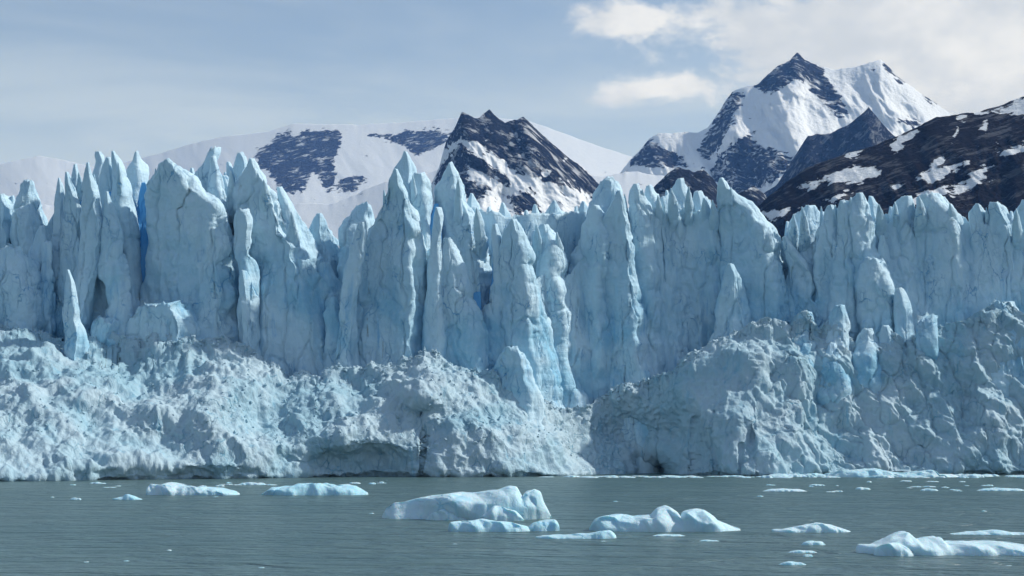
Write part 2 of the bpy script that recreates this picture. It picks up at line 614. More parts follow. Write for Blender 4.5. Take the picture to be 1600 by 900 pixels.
mountain('dark_ridge', [(1120, 340), (1180, 310), (1212, 290), (1238, 250), (1262, 212), (1290, 210), (1325, 196), (1345, 180), (1357, 166), (1372, 185), (1396, 212), (1440, 240), (1520, 280)],
         6600, 430, 50, M_DARK, [[(1100, 360), (1180, 306), (1212, 286), (1238, 244), (1262, 204), (1290, 203), (1325, 188), (1357, 150), (1372, 175), (1398, 205), (1450, 240), (1530, 400), (1240, 300), (1225, 330), (1170, 300)]],
         soft=6, jit=5, amp=45, wl=330, step=1.6, rows=90, seed=4, label='dark blue-grey rock pyramid below the highest peak')

mountain('rocky_knoll', [(940, 350), (985, 325), (1025, 288), (1045, 268), (1060, 260), (1085, 270), (1098, 264), (1115, 280), (1130, 305), (1150, 305), (1178, 289), (1195, 305), (1230, 345)],
         4600, 430, 36, M_MID, [[(930, 400), (1015, 288), (1045, 262), (1060, 255), (1085, 264), (1098, 258), (1120, 280), (1132, 305), (1178, 284), (1200, 305), (1240, 400), (1100, 330), (1060, 300), (1030, 310)]],
         soft=10, jit=4, amp=28, wl=200, step=1.6, rows=80, seed=5, label='small dark knoll with snow patches behind the ice pinnacles')

mountain('brown_hill', [(1110, 390), (1150, 350), (1180, 325), (1200, 308), (1225, 287), (1260, 263), (1290, 251), (1325, 240), (1370, 226), (1385, 218), (1400, 213), (1440, 195), (1465, 182), (1530, 175),
                        (1570, 162), (1600, 150), (1680, 122), (1800, 100), (2000, 90), (2200, 110)],
         3000, 430, 33, M_HILL,
         [[(1525, 178), (1570, 163), (1605, 146), (1680, 118), (1690, 150), (1605, 183), (1560, 178)],
          [(1386, 224), (1432, 203), (1402, 236)],
          [(1245, 293), (1270, 283), (1322, 261), (1368, 262), (1378, 276), (1332, 290), (1290, 285), (1262, 296)],
          [(1432, 278), (1476, 238), (1470, 259), (1512, 254), (1482, 271), (1450, 287)],
          [(1395, 322), (1440, 302), (1500, 284), (1538, 258), (1549, 263), (1522, 292), (1482, 304), (1420, 325)],
          [(1558, 242), (1605, 222), (1605, 240), (1570, 248)], [(1322, 242), (1350, 232), (1328, 250)],
          [(1192, 333), (1232, 324), (1226, 338), (1205, 345)], [(1486, 220), (1497, 200), (1494, 215)], [(1536, 190), (1543, 186), (1540, 208)], [(1498, 182), (1510, 182), (1502, 192)],
          [(1378, 296), (1412, 283), (1400, 296)], [(1290, 312), (1325, 300), (1300, 316)]],
         invert=True, soft=8, jit=3, amp=22, wl=260, step=2, rows=120, seed=6, label='dark brown hillside with melting snow patches at right')

# ------------------------------------------------------------------ glacier
glacier = bpy.data.objects.new('glacier', None)
col.objects.link(glacier)
glacier.location = (0, 330, 0)
glacier.empty_display_size = 10
tag(glacier, 'blue-white glacier front with tall ice pinnacles above the lake', 'glacier')
G_OFF = np.array([0.0, 330.0, 0.0])


def wall_Y(px):
    return interp(px, [(-300, 352), (0, 348), (600, 346), (820, 350), (950, 362), (1080, 366), (1200, 366), (1300, 366), (1600, 366), (1900, 366)])


# lower slope of crushed ice falling to the lake
CREST = [(-420, 500), (0, 508), (65, 513), (100, 522), (135, 514), (150, 520), (200, 529), (240, 526), (265, 536), (290, 538), (340, 526), (380, 536), (410, 560), (450, 588), (470, 580), (500, 600), (520, 574),
         (600, 566), (640, 556), (664, 540), (684, 542), (704, 562), (730, 572), (770, 580), (810, 602), (830, 624), (880, 640), (920, 632), (960, 606), (1010, 590), (1060, 576), (1090, 552), (1120, 532), (1150, 516),
         (1200, 498), (1222, 506), (1238, 515), (1250, 492), (1259, 487), (1270, 503), (1284, 516), (1298, 496), (1312, 477), (1322, 492), (1330, 522), (1342, 530), (1355, 515), (1366, 536), (1375, 522), (1384, 510), (1398, 527), (1412, 546), (1428, 540), (1440, 522), (1480, 503), (1530, 501), (1545, 480), (1575, 472), (1592, 490), (1600, 500), (1700, 490), (2040, 520)]
WATER = [(-420, 757), (0, 753), (250, 750), (450, 748), (660, 746), (900, 745), (1040, 743), (1200, 742.5), (1600, 742), (2040, 742)]
px1 = np.arange(-420, 2040, 1.5)
nc = len(px1)
crest = interp(px1, CREST)
cj = 6 * fbm(np.stack([px1 / 9, px1 * 0 + 3, px1 * 0], -1), 4, 0.6)
ker = np.hanning(41) / np.hanning(41).sum()
cj = cj + crest
crest = np.convolve(np.pad(crest, 20, 'edge'), ker, 'valid')
cj = cj - crest
foot = interp(px1, WATER)
foot_Y = np.array([water_Y(v) for v in foot])
crest_Y = wall_Y(px1) + interp(px1, [(-420, -3), (700, -6), (900, -8), (1100, -10), (1200, -9), (1600, -8), (2040, -8)])
nr = 190
tt = np.linspace(0, 1.0, nr)
PX = np.broadcast_to(px1, (nr, nc)).copy()
PY = crest[None] + (foot - crest)[None] * tt[:, None] + cj[None] * (1 - tt[:, None]) ** 9
pw = interp(px1, [(-420, 1.1), (500, 1.25), (700, 1.5), (900, 1.3), (1150, 1.0), (1300, 0.8), (2040, 0.8)])[None]
K = (1 - tt[:, None]) ** pw
YY = foot_Y[None] + (crest_Y - foot_Y)[None] * K


def blob(cx, cy_, sx, sy, p=2.0):
    return np.exp(-(np.abs((PX - cx) / sx) ** p + np.abs((PY - cy_) / sy) ** p))


# the hollow and the cave left of the fluted buttress, the undercut at the lake, the overhanging nose
hollow = blob(975, 705, 105, 80, 2.4)
YY = YY + 22 * hollow
YY = YY + 9 * blob(1020, 738, 34, 24, 3)
butt = np.clip((PX - 1035) / 150, 0, 1) * np.clip((1330 - PX) / 150, 0, 1)
YY = YY - 11 * butt * np.clip((PY - 540) / 110, 0, 1)
YY = YY + 2.2 * np.exp(-np.maximum(foot[None] - PY, 0) / 4.0)
YY = YY - 1.0 * butt * ridged(np.stack([PX / 30, PY / 260, PX * 0], -1), 2) * np.clip((1200 - PX) / 60, 0, 1)
YY = YY + 8 * blob(530, 738, 115, 34, 3) + 4 * blob(250, 748, 150, 16, 3)
YY = YY - 5 * blob(660, 612, 40, 24, 2.5) + 2 * blob(655, 660, 30, 25)
YY = YY - 5 * blob(330, 640, 70, 45) - 4 * blob(110, 600, 80, 50) + 5 * blob(235, 690, 70, 30) + 4 * blob(20, 690, 50, 40)
YY = YY + 5 * blob(400, 655, 60, 28) - 3.0 * blob(520, 655, 70, 40)


def groove(pts, width, depth):
    pl = np.array(pts, float)
    cx = np.interp(PY, pl[:, 1], pl[:, 0]) + 2.5 * fbm(np.stack([PY / 9, PX * 0 + pl[0, 0], PX * 0], -1), 3)
    m = np.clip((PY - pl[0, 1]) / 6, 0, 1) * np.clip((pl[-1, 1] - PY) / 6, 0, 1)
    return depth * m * np.exp(-((PX - cx) / width) ** 2)


YY = np.minimum(YY, wall_Y(PX) - 3.0)
YY = YY + 7 * blob(1018, 740, 30, 22, 3)
YY = YY + groove([(658, 640), (662, 690), (657, 748)], 1.6, 1.0)
YY = YY + groove([(1178, 540), (1181, 565), (1178, 592)], 2.2, 4.0)
YY = YY + groove([(1264, 500), (1254, 545), (1247, 580)], 3.0, 4.0)
YY = YY + groove([(1085, 650), (1080, 690), (1076, 745)], 5.0, 1.6) + groove([(1118, 640), (1114, 690), (1116, 745)], 3, 1.1) + groove([(1158, 690), (1156, 745)], 2.5, 1.0)
SLOPE_YY, SLOPE_TOP, SLOPE_FOOT = YY.copy(), crest.copy(), foot.copy()
V = P(PX, PY, YY)
N = grid_normals(V)
N = N * np.where((N[..., 1] > 0), -1, 1)[..., None]
q = V
fadew = np.clip((foot[None] - PY) / 8.0, 0.25, 1)
right = np.clip((PX - 1100) / 150, 0, 1)
d = 3.4 * fbm(q / 15.0, 3) * (0.5 + 0.5 * fadew)
wqs = q + 1.5 * np.stack([fbm(q / 4.0 + 3, 2), fbm(q / 4.0 + 11, 2), fbm(q / 4.0 + 23, 2)], -1)
qd = np.stack([q[..., 0] + 0.9 * q[..., 2], q[..., 1] * 0.6, q[..., 2] * 0.35], -1)
d = d + 1.8 * (1 - 0.5 * right) * (ridged(qd / 17.0 + 0.4 * fbm(q / 9.0, 2)[..., None], 2) - 0.5)
d = d + (0.9 + 1.9 * right) * facet(q * np.array([1, 1, .55]) / 8.0, 0) + (0.5 + 0.9 * right) * facet(q * np.array([1, 1, .6]) / 3.6, 1)
d = d + (0.42 - 0.1 * right) * facet(wqs / 1.6, 2) + (0.30 - 0.12 * right) * facet(q / 0.8, 3)
al = (q[..., 0] - q[..., 2]) * 0.7071
ac = (q[..., 0] + q[..., 2]) * 0.7071
d = d + right * 1.2 * (ridged(np.stack([ac / 4.8, q[..., 1] / 9.0, al / 17.0], -1) + 0.3 * fbm(q / 6.0, 2)[..., None], 3) - 0.45)
gapr = worley(wqs / np.array([4.5, 4.5, 10.0]))[1]
d = d - right * 0.5 * np.exp(-(gapr / 0.05) ** 2)
d = d + 0.22 * fbm(q / 1.1, 4, 0.62)
V = V + N * (d * (1 - 0.3 * butt * np.clip((1180 - PX) / 40, 0, 1)))[..., None]
bk = []
for k in range(1, 14):
    b = V[0].copy()
    b[:, 1] += 1.2 * k
    b[:, 2] += 1.1 * fbm(np.stack([b[:, 0] / 2.2, b[:, 1] / 2.2, b[:, 0] * 0], -1), 3) * min(1, k / 3) - 0.12 * k
    bk.append(b)
ft = []
for k in (1, 2):
    b = V[-1].copy()
    b[:, 1] += 0.8 * k
    b[:, 2] = -1.0 * k
    ft.append(b)
V = np.concatenate([np.array(bk[::-1]), V, np.array(ft)], 0)
mesh_obj('ice_slope', V - G_OFF, grid_faces(*V.shape[:2]), M_APRON, glacier)
SLOPE_V, SLOPE_PX = V, px1


def slope_Y(x, y):
    c = np.clip(((x + 420) / 1.5).astype(int), 0, SLOPE_YY.shape[1] - 1)
    k = np.clip((y - SLOPE_TOP[c]) / (SLOPE_FOOT[c] - SLOPE_TOP[c]), 0, 1)
    return SLOPE_YY[np.clip((k * (SLOPE_YY.shape[0] - 1)).astype(int), 0, SLOPE_YY.shape[0] - 1), c]




def ice_piece(name, rows, dY, cl=0.4, cr=1.5, seed=0, mat=None, rough=1.0, extend=True, step=1.7, flute=1.0, slope=False, bury=0.0):
    extend = extend and not slope
    rows = [tuple(map(float, r)) for r in rows]
    if extend and rows[-1][0] < 690:
        y, a, m, b = rows[-1]
        rows.append((735.0, a - 10, m, b + 12))
    a = np.array(rows)
    ys = np.arange(a[0, 0], min(a[-1, 0], 645.0) + step, step)
    if a[-1, 0] > 650:
        ys = np.concatenate([ys, np.arange(ys[-1] + 8, a[-1, 0] + 8, 8.0)])
    X = [np.interp(ys, a[:, 0], a[:, k]) for k in (1, 2, 3)]

    def sm(v, n=5):
        pad = np.concatenate([[v[0]] * n, v, [v[-1]] * n])
        ker = np.hanning(2 * n + 3)[1:-1]
        ker /= ker.sum()
        return np.convolve(pad, ker, 'valid')[:len(v)]
    xl, xm, xr = [sm(v, 2) for v in X]
    wpx = xr - xl
    for k, v in ((0, xl), (1, xr), (2, xm)):
        jn = fbm(np.stack([ys / 34.0, ys * 0 + seed * 1.7 + k * 31, ys * 0], -1), 2, 0.45)
        v += jn * np.minimum(0.12 * wpx, 6.0) * (1.0 if k < 2 else 2.0)
    if extend:
        fl = 11 * np.clip((ys - a[0, 0] - 60) / 200.0, 0, 1) ** 1.4
        xl -= fl * 0.8
        xr += fl
    xm = np.clip(xm, xl + 0.12 * (xr - xl), xr - 0.1 * (xr - xl))
    if slope:
        ybase = slope_Y(xm, ys)
        k_ = np.clip((ys - ys[0]) / (ys[-1] - ys[0]), 0, 1)
        ybase = sm(ybase, 10) + dY * np.sin(np.pi * np.clip(0.25 + 0.75 * k_, 0, 1)) + 2.5 * np.clip((k_ - .75) * 4, 0, 1)
        y0 = float(ybase.mean())
    else:
        y0 = wall_Y(0.5 * (a[:, 1].mean() + a[:, 3].mean())) + dY * 1.05
        ybase = y0 + 0.07 * (a[-1, 0] - ys) * y0 / F_PX + bury * np.clip((ys - ys[0]) / (ys[-1] - ys[0]), 0, 1) ** 1.3
    mpp = y0 / F_PX
    W = (xr - xl) * mpp
    wmax = wpx.max()
    nF = int(np.clip(wmax / 1.7, 16, 100))
    fL = np.clip(np.mean((xm - xl) / (xr - xl)), 0.2, 0.8)
    nL = max(5, int(nF * fL))
    nR = max(5, nF - nL)
    uL = np.linspace(0, 1, nL, endpoint=False)
    uR = np.linspace(0, 1, nR)
    nB = 12
    pxs = np.concatenate([xl[:, None] + (xm - xl)[:, None] * uL, xm[:, None] + (xr - xm)[:, None] * uR], 1)
    dl = (xm - xl)[:, None] * mpp * cl * (1 - uL)
    dr = (xr - xm)[:, None] * mpp * cr * uR
    rr = np.minimum(0.18 * W, 0.5)[:, None]
    dep = np.concatenate([np.sqrt(dl ** 2 + rr ** 2) - rr, np.sqrt(dr ** 2 + rr ** 2) - rr], 1)
    # leading edges at the far left rounded back
    edge = np.concatenate([uL * 0 + np.maximum(0, 1 - uL * fL * 14) ** 2, uR * 0 + np.maximum(0, 1 - (1 - uR) * (1 - fL) * 14) ** 2])
    dep = dep + edge[None, :] * np.minimum(0.16 * W, 0.9)[:, None]
    Yf = ybase[:, None] + dep
    nb = np.linspace(0, 1, nB + 2)[1:-1]
    bx = xr[:, None] + (xl - xr)[:, None] * nb
    thick = np.minimum(0.45 * W + 0.5, 9.0)[:, None]
    by = Yf[:, -1:] + (Yf[:, :1] - Yf[:, -1:]) * nb + thick * np.sin(np.pi * nb) ** 0.7
    PX = np.concatenate([pxs, bx], 1)
    YY = np.concatenate([Yf, by], 1)
    V = P(PX, np.broadcast_to(ys[:, None], PX.shape), YY)
    N = grid_normals(V, True)
    c = V.mean(1, keepdims=True)
    sgn = np.sign(((V - c) * N).sum(-1).mean())
    N = N * sgn
    amp = (np.clip(W / 6.5, 0.10, 1.0) * np.clip((ys - ys[0]) / 45.0, 0.25, 1.0))[:, None]
    q = V + np.array([seed * 13.7, 0, 0])
    zs = np.array([1, 1, 0.4])
    wq = q + 1.6 * np.stack([fbm(q / 5.0 + 3, 2), fbm(q / 5.0 + 11, 2), fbm(q / 5.0 + 23, 2)], -1)
    gap = worley(wq * np.array([1, 1, .22]) / 7.0 + 20)[1]
    d = 0.7 * fbm(q * np.array([1, 1, .35]) / 12.0, 2)
    d = d + 1.5 * facet(q * np.array([1, 1, .30]) / 8.0, 0) + 0.8 * facet(q * np.array([1, 1, .36]) / 3.8, 1)
    d = d + rough * (0.34 * facet(q * np.array([1, 1, .5]) / 1.7, 2) + 0.13 * facet(q / 0.75, 3))
    d = d - 0.55 * np.exp(-(gap / 0.035) ** 2)
    d = d + flute * 0.4 * (ridged(wq * np.array([1, 1, 0.12]) / 3.6, 2) - 0.45)
    d = d + rough * 0.08 * fbm(q / 0.9, 3, 0.6)
    V = V + N * (d * amp)[..., None]
    jag = ridged(np.stack([V[..., 0] / 2.6, V[..., 1] / 3.5, V[..., 2] * 0 + seed], -1), 4, 0.6) - 0.75
    V[..., 2] += jag * (2.6 * np.exp(-(ys - ys[0]) / 16.0)[:, None]) * np.clip(W / 4.0, 0.25, 1.0)[:, None]
    nr, nc = V.shape[:2]
    f = grid_faces(nr, nc, True)
    verts = V.reshape(-1, 3)
    top = V[0].mean(0)
    top[2] += 0.15
    verts = np.concatenate([verts, top[None]], 0)
    ti = len(verts) - 1
    i = np.arange(nc)
    cap = np.stack([np.full(nc, ti), i, (i + 1) % nc, (i + 1) % nc], -1)
    if sgn < 0:
        f = f[:, ::-1]
    o = mesh_obj(name, verts - G_OFF, f, mat or M_ICE, glacier)
    # cap as triangles
    import bmesh
    bm = bmesh.new()
    bm.from_mesh(o.data)
    bm.verts.ensure_lookup_table()
    for k in range(nc):
        try:
            fc = bm.faces.new((bm.verts[ti], bm.verts[k], bm.verts[(k + 1) % nc]))
            fc.smooth = True
        except ValueError:
            pass
    bmesh.ops.recalc_face_normals(bm, faces=bm.faces)
    bm.to_mesh(o.data)
    bm.free()
    return o


PIN = [
    # (depth offset, rows of (y, left, edge, right))
    (10, [(300, -12, 0, 12), (310, -22, 5, 22), (360, -27, 8, 30), (480, -27, 10, 40)]),
    (8, [(281, 33, 44, 53), (300, 32, 44, 55), (320, 28, 46, 62), (350, 24, 48, 70), (400, 22, 52, 78), (480, 15, 52, 85)]),
    (-2, [(375, 69, 76, 80), (380, 66, 78, 82), (416, 62, 79, 82), (440, 58, 78, 88)]),
    (0, [(351, 62, 65, 70), (365, 56, 66, 71), (395, 48, 65, 70), (430, 45, 62, 72)]),
    (-6, [(385, 8, 22, 32), (400, -5, 25, 38), (420, -10, 30, 70), (440, -10, 36, 88), (470, -10, 40, 98), (530, -10, 44, 110)]),
    (-14, [(422, 104, 106, 109), (440, 103, 110, 117), (460, 101, 112, 122), (490, 99, 115, 126), (525, 100, 118, 134)]),
    (3, [(278, 91, 92, 94), (292, 87, 93, 100), (320, 80, 94, 105), (400, 76, 94, 110), (480, 80, 97, 120), (530, 85, 100, 130)]),
    (-2, [(269, 102, 104, 107), (285, 100, 108, 116), (310, 97, 114, 125), (350, 93, 122, 131), (400, 91, 128, 140), (450, 90, 130, 150), (530, 90, 135, 160)]),
    (-6, [(254, 135, 137, 139), (270, 131, 138, 143), (290, 128, 142, 152), (320, 128, 148, 160), (350, 128, 150, 165), (380, 128, 150, 162), (420, 125, 146, 156), (450, 120, 136, 146), (530, 115, 126, 138)]),
    (-5, [(300, 165, 167, 169), (320, 162, 168, 176), (345, 161, 172, 182), (370, 160, 176, 188), (395, 160, 176, 188), (412, 155, 178, 193), (432, 154, 182, 196), (445, 172, 186, 197), (480, 178, 189, 198), (525, 170, 190, 200)]),
    (8, [(256, 115, 117, 120), (275, 112, 118, 124), (300, 110, 118, 128), (400, 105, 118, 135)]),
    (4, [(245, 166, 169, 173), (258, 160, 170, 176), (280, 155, 170, 177), (310, 150, 170, 176), (340, 150, 170, 175), (420, 150, 170, 178)]),
    (2, [(236, 174, 176, 179), (245, 174, 178, 186), (260, 175, 184, 196), (290, 176, 188, 205), (320, 175, 190, 208), (345, 177, 193, 209), (380, 183, 197, 210), (420, 192, 202, 211), (470, 196, 204, 212), (525, 198, 206, 216)]),
    (10, [(236, 150, 154, 158), (242, 148, 156, 163), (250, 150, 158, 164), (275, 146, 156, 164), (340, 144, 155, 166)]),
    (9, [(236, 211, 213, 216), (250, 208, 214, 222), (260, 204, 215, 231), (275, 202, 215, 229), (300, 202, 213, 224), (350, 206, 213, 220), (450, 207, 212, 216), (520, 208, 212, 216)]),
    (-4, [(247, 258, 261, 264), (253, 249, 263, 272), (264, 244, 268, 285), (284, 234, 290, 309), (305, 233, 312, 330), (326, 232, 328, 347), (359, 232, 334, 352), (389, 233, 337, 364), (431, 228, 341, 372),
          (448, 222, 343, 374), (490, 212, 346, 380), (537, 205, 350, 402), (575, 200, 355, 420)]),
    (-9, [(468, 232, 262, 290), (478, 212, 266, 304), (495, 200, 275, 315), (540, 195, 282, 322)]),
    (-8, [(492, 150, 160, 176), (500, 144, 170, 188), (530, 138, 172, 196)]),
    (8, [(229, 327, 334, 345), (236, 324, 334, 346), (250, 317, 332, 341), (265, 308, 330, 339), (280, 302, 332, 342), (320, 300, 338, 350), (400, 300, 338, 355)]),
    (4, [(243, 329, 332, 338), (262, 328, 336, 342), (285, 325, 338, 348), (320, 322, 345, 352), (360, 320, 345, 355)]),
    (6, [(272, 344, 350, 358), (285, 342, 352, 368), (310, 343, 355, 364), (350, 345, 356, 366), (420, 350, 358, 370)]),
    (8, [(237, 370, 375, 380), (245, 366, 378, 387), (262, 363, 380, 392), (280, 364, 378, 390), (330, 366, 378, 390), (420, 366, 378, 395)]),
    (10, [(252, 354, 357, 359), (270, 354, 360, 366), (300, 354, 362, 370), (350, 352, 364, 372)]),
    (0, [(247, 390, 393, 397), (262, 384, 398, 405), (283, 372, 408, 418), (305, 366, 416, 434), (326, 362, 424, 442), (350, 360, 438, 452), (376, 370, 448, 462), (400, 385, 454, 470), (440, 392, 462, 480), (490, 396, 476, 500),
         (540, 400, 500, 520), (590, 410, 506, 530)]),
    (5, [(292, 432, 436, 440), (310, 434, 442, 452), (335, 440, 453, 470), (360, 446, 462, 486), (385, 450, 470, 500), (420, 455, 474, 512), (470, 460, 484, 525), (560, 470, 495, 535)]),
    (12, [(333, 494, 498, 503), (350, 485, 500, 515), (375, 480, 505, 532), (410, 478, 510, 542), (480, 475, 515, 548), (560, 480, 520, 555)]),
    (-4, [(326, 370, 381, 391), (334, 367, 384, 394), (350, 364, 386, 396), (380, 364, 386, 395), (397, 366, 384, 390), (410, 372, 386, 400), (430, 376, 392, 405), (450, 378, 394, 404)]),
    (-6, [(421, 375, 379, 386), (435, 372, 382, 392), (460, 373, 384, 392), (490, 376, 386, 391), (520, 380, 390, 395)]),
    (4, [(411, 500, 507, 515), (440, 495, 512, 528), (470, 492, 515, 540), (510, 490, 520, 548), (575, 488, 525, 560)]),
    (-1, [(464, 515, 520, 526), (490, 508, 525, 538), (520, 512, 530, 548), (575, 510, 535, 565)]),
    (-4, [(264, 615, 618, 622), (275, 606, 620, 628), (291, 601, 625, 634), (310, 595, 630, 640), (335, 585, 634, 647), (353, 576, 635, 652), (398, 560, 637, 662), (430, 548, 638, 665), (469, 540, 639, 667), (531, 538, 640, 670), (575, 535, 642, 672)]),
    (-5, [(344, 560, 565, 571), (360, 555, 566, 573), (400, 546, 562, 569), (440, 537, 556, 563), (480, 532, 549, 557), (540, 530, 545, 560)]),
    (12, [(315, 565, 573, 580), (322, 557, 572, 582), (345, 545, 568, 584), (375, 535, 565, 585), (450, 530, 562, 590)]),
    (5, [(236, 631, 633, 636), (250, 626, 636, 643), (265, 621, 638, 648), (300, 622, 640, 655), (360, 630, 645, 660)]),
    (2, [(270, 648, 655, 664), (285, 640, 658, 674), (310, 640, 660, 676), (345, 650, 664, 674), (400, 655, 666, 673), (520, 660, 668, 675)]),
    (-3, [(323, 681, 684, 690), (338, 677, 688, 694), (380, 672, 685, 691), (420, 668, 684, 692), (470, 668, 684, 694), (540, 668, 686, 698), (575, 666, 688, 700)]),
    (4, [(252, 701, 703, 707), (268, 694, 706, 716), (290, 687, 712, 725), (314, 682, 720, 735), (335, 684, 728, 750), (360, 690, 738, 762), (390, 696, 742, 767), (420, 705, 745, 769), (460, 722, 750, 768), (500, 738, 752, 766), (560, 740, 752, 766)]),
    (-2, [(371, 694, 701, 708), (390, 690, 705, 716), (430, 688, 710, 726), (470, 690, 716, 735), (505, 690, 726, 745), (530, 692, 740, 760), (575, 690, 745, 765)]),
    (-3, [(342, 796, 801, 807), (355, 786, 804, 816), (375, 782, 808, 822), (400, 780, 812, 828), (440, 770, 815, 835), (470, 760, 820, 838), (500, 752, 825, 845), (530, 752, 830, 852), (570, 755, 836, 860), (625, 758, 842, 872)]),
    (0, [(350, 769, 773, 777), (365, 768, 776, 783), (400, 772, 778, 784), (450, 774, 780, 786)]),
    (0, [(350, 842, 850, 858), (365, 827, 852, 866), (390, 827, 858, 876), (420, 832, 862, 884), (450, 840, 866, 892), (490, 842, 872, 900), (530, 850, 878, 915), (580, 855, 884, 930), (640, 860, 895, 942)]),
    (-10, [(540, 792, 801, 810), (555, 780, 808, 822), (575, 765, 815, 830), (600, 760, 820, 835), (640, 758, 825, 842)]),
    (3, [(276, 944, 949, 956), (284, 938, 954, 968), (300, 930, 957, 970), (330, 920, 952, 970), (380, 912, 948, 975)]),
    (-1, [(320, 926, 930, 936), (340, 914, 936, 948), (365, 902, 940, 956), (400, 890, 940, 956), (440, 886, 935, 960)]),
    (-4, [(296, 964, 967, 970), (310, 958, 970, 976), (331, 948, 975, 982), (360, 928, 980, 988), (390, 908, 984, 991), (420, 896, 986, 993), (450, 892, 988, 996), (480, 897, 990, 1000), (527, 908, 994, 1006), (580, 925, 998, 1016), (640, 940, 1002, 1030)]),
    (-1, [(287, 990, 994, 998), (300, 982, 997, 1004), (315, 980, 1000, 1012), (345, 985, 1003, 1016), (375, 988, 1005, 1018), (420, 990, 1008, 1022), (480, 995, 1013, 1030), (560, 1005, 1022, 1038), (610, 1008, 1028, 1045)]),
    (2, [(289, 1010, 1015, 1021), (305, 1006, 1018, 1030), (335, 1008, 1021, 1034), (380, 1012, 1025, 1038), (440, 1020, 1032, 1046), (500, 1026, 1040, 1054), (600, 1034, 1050, 1068)]),
    (1, [(305, 1030, 1036, 1044), (330, 1028, 1040, 1052), (400, 1036, 1047, 1060), (480, 1044, 1057, 1072), (600, 1050, 1066, 1085)]),
    (3, [(278, 1058, 1063, 1068), (295, 1050, 1065, 1076), (320, 1046, 1068, 1084), (360, 1050, 1072, 1092), (420, 1058, 1078, 1098), (500, 1066, 1085, 1106), (600, 1075, 1094, 1115)]),
    (4, [(298, 1084, 1090, 1098), (315, 1080, 1096, 1112), (345, 1084, 1104, 1130), (400, 1092, 1114, 1150), (480, 1100, 1124, 1160), (560, 1105, 1132, 1170)]),
    (-2, [(276, 1124, 1127, 1131), (292, 1119, 1133, 1145), (309, 1115, 1147, 1162), (330, 1118, 1168, 1185), (350, 1122, 1186, 1207), (370, 1126, 1194, 1221), (407, 1130, 1200, 1225), (438, 1130, 1206, 1228), (480, 1130, 1213, 1230), (520, 1128, 1218, 1232), (580, 1120, 1222, 1234)]),
    (-6, [(411, 1136, 1140, 1146), (430, 1130, 1145, 1158), (455, 1126, 1149, 1168), (480, 1120, 1152, 1176), (510, 1112, 1156, 1180), (560, 1105, 1162, 1185)]),
    (5, [(321, 1258, 1264, 1274), (330, 1243, 1262, 1281), (345, 1232, 1260, 1280), (365, 1223, 1255, 1276), (390, 1224, 1254, 1272), (420, 1228, 1256, 1270)]),
    (0, [(370, 1222, 1225, 1229), (385, 1223, 1235, 1244), (405, 1226, 1250, 1260), (420, 1228, 1260, 1272), (450, 1228, 1272, 1290), (500, 1228, 1278, 1300), (560, 1228, 1286, 1310)]),
    (-2, [(301, 1339, 1343, 1347), (310, 1330, 1346, 1354), (318, 1318, 1347, 1356), (335, 1296, 1348, 1358), (360, 1278, 1350, 1364), (385, 1272, 1354, 1374), (410, 1268, 1360, 1384), (440, 1268, 1368, 1392), (480, 1268, 1380, 1400), (520, 1270, 1390, 1410), (560, 1272, 1396, 1420)]),
    (-1, [(320, 1293, 1297, 1302), (332, 1287, 1300, 1308), (350, 1284, 1302, 1312), (400, 1276, 1305, 1320)]),
    (-2.6, [(312, 1313, 1316, 1320), (325, 1308, 1320, 1328), (350, 1305, 1322, 1334), (400, 1300, 1325, 1340)]),
    (5, [(306, 1357, 1360, 1364), (318, 1354, 1364, 1372), (340, 1352, 1366, 1376), (400, 1350, 1366, 1380)]),
    (-1, [(368, 1376, 1379, 1382), (385, 1370, 1381, 1388), (410, 1368, 1383, 1392), (450, 1370, 1386, 1400), (500, 1372, 1390, 1408)]),
    (-5, [(403, 1356, 1364, 1376), (412, 1346, 1370, 1388), (440, 1342, 1380, 1400), (470, 1344, 1386, 1405), (520, 1350, 1394, 1410), (560, 1352, 1398, 1412)]),
    (-6, [(450, 1400, 1406, 1412), (470, 1396, 1412, 1424), (500, 1398, 1416, 1430), (560, 1400, 1420, 1434)]),
    (2, [(306, 1410, 1417, 1424), (318, 1395, 1418, 1430), (345, 1385, 1418, 1434), (400, 1382, 1418, 1438), (460, 1384, 1422, 1442), (520, 1390, 1428, 1448)]),
    (0, [(302, 1440, 1452, 1468), (310, 1430, 1460, 1478), (322, 1428, 1468, 1492), (335, 1428, 1478, 1508), (360, 1428, 1486, 1516), (400, 1428, 1492, 1524), (440, 1430, 1500, 1532), (480, 1432, 1504, 1538), (530, 1435, 1510, 1545)]),
    (2, [(318, 1525, 1529, 1533), (330, 1512, 1533, 1542), (350, 1514, 1536, 1550), (400, 1522, 1540, 1562), (450, 1526, 1546, 1570), (500, 1530, 1550, 1575)]),
    (1, [(316, 1546, 1554, 1562), (325, 1543, 1560, 1574), (345, 1546, 1570, 1586), (380, 1550, 1576, 1596), (430, 1556, 1582, 1602), (480, 1560, 1586, 1610)]),
    (3, [(312, 1596, 1602, 1608), (330, 1584, 1608, 1620), (380, 1584, 1612, 1640), (450, 1590, 1620, 1650), (530, 1590, 1620, 1655)]),
    ('s', [(470, 1548, 1566, 1584), (482, 1540, 1574, 1592), (540, 1540, 1578, 1594), (640, 1542, 1580, 1598)]),
    ('s', [(500, 1586, 1596, 1620), (520, 1580, 1600, 1640), (640, 1578, 1606, 1650)]),
    ('s', [(475, 1305, 1312, 1320), (490, 1296, 1316, 1324), (520, 1288, 1318, 1326), (560, 1280, 1320, 1330), (620, 1270, 1325, 1338)]),
    ('s', [(486, 1252, 1259, 1268), (505, 1240, 1264, 1276), (540, 1235, 1266, 1282), (600, 1232, 1268, 1290)]),
    ('s', [(509, 1378, 1384, 1390), (525, 1372, 1390, 1400), (560, 1368, 1396, 1412), (620, 1366, 1402, 1425)]),
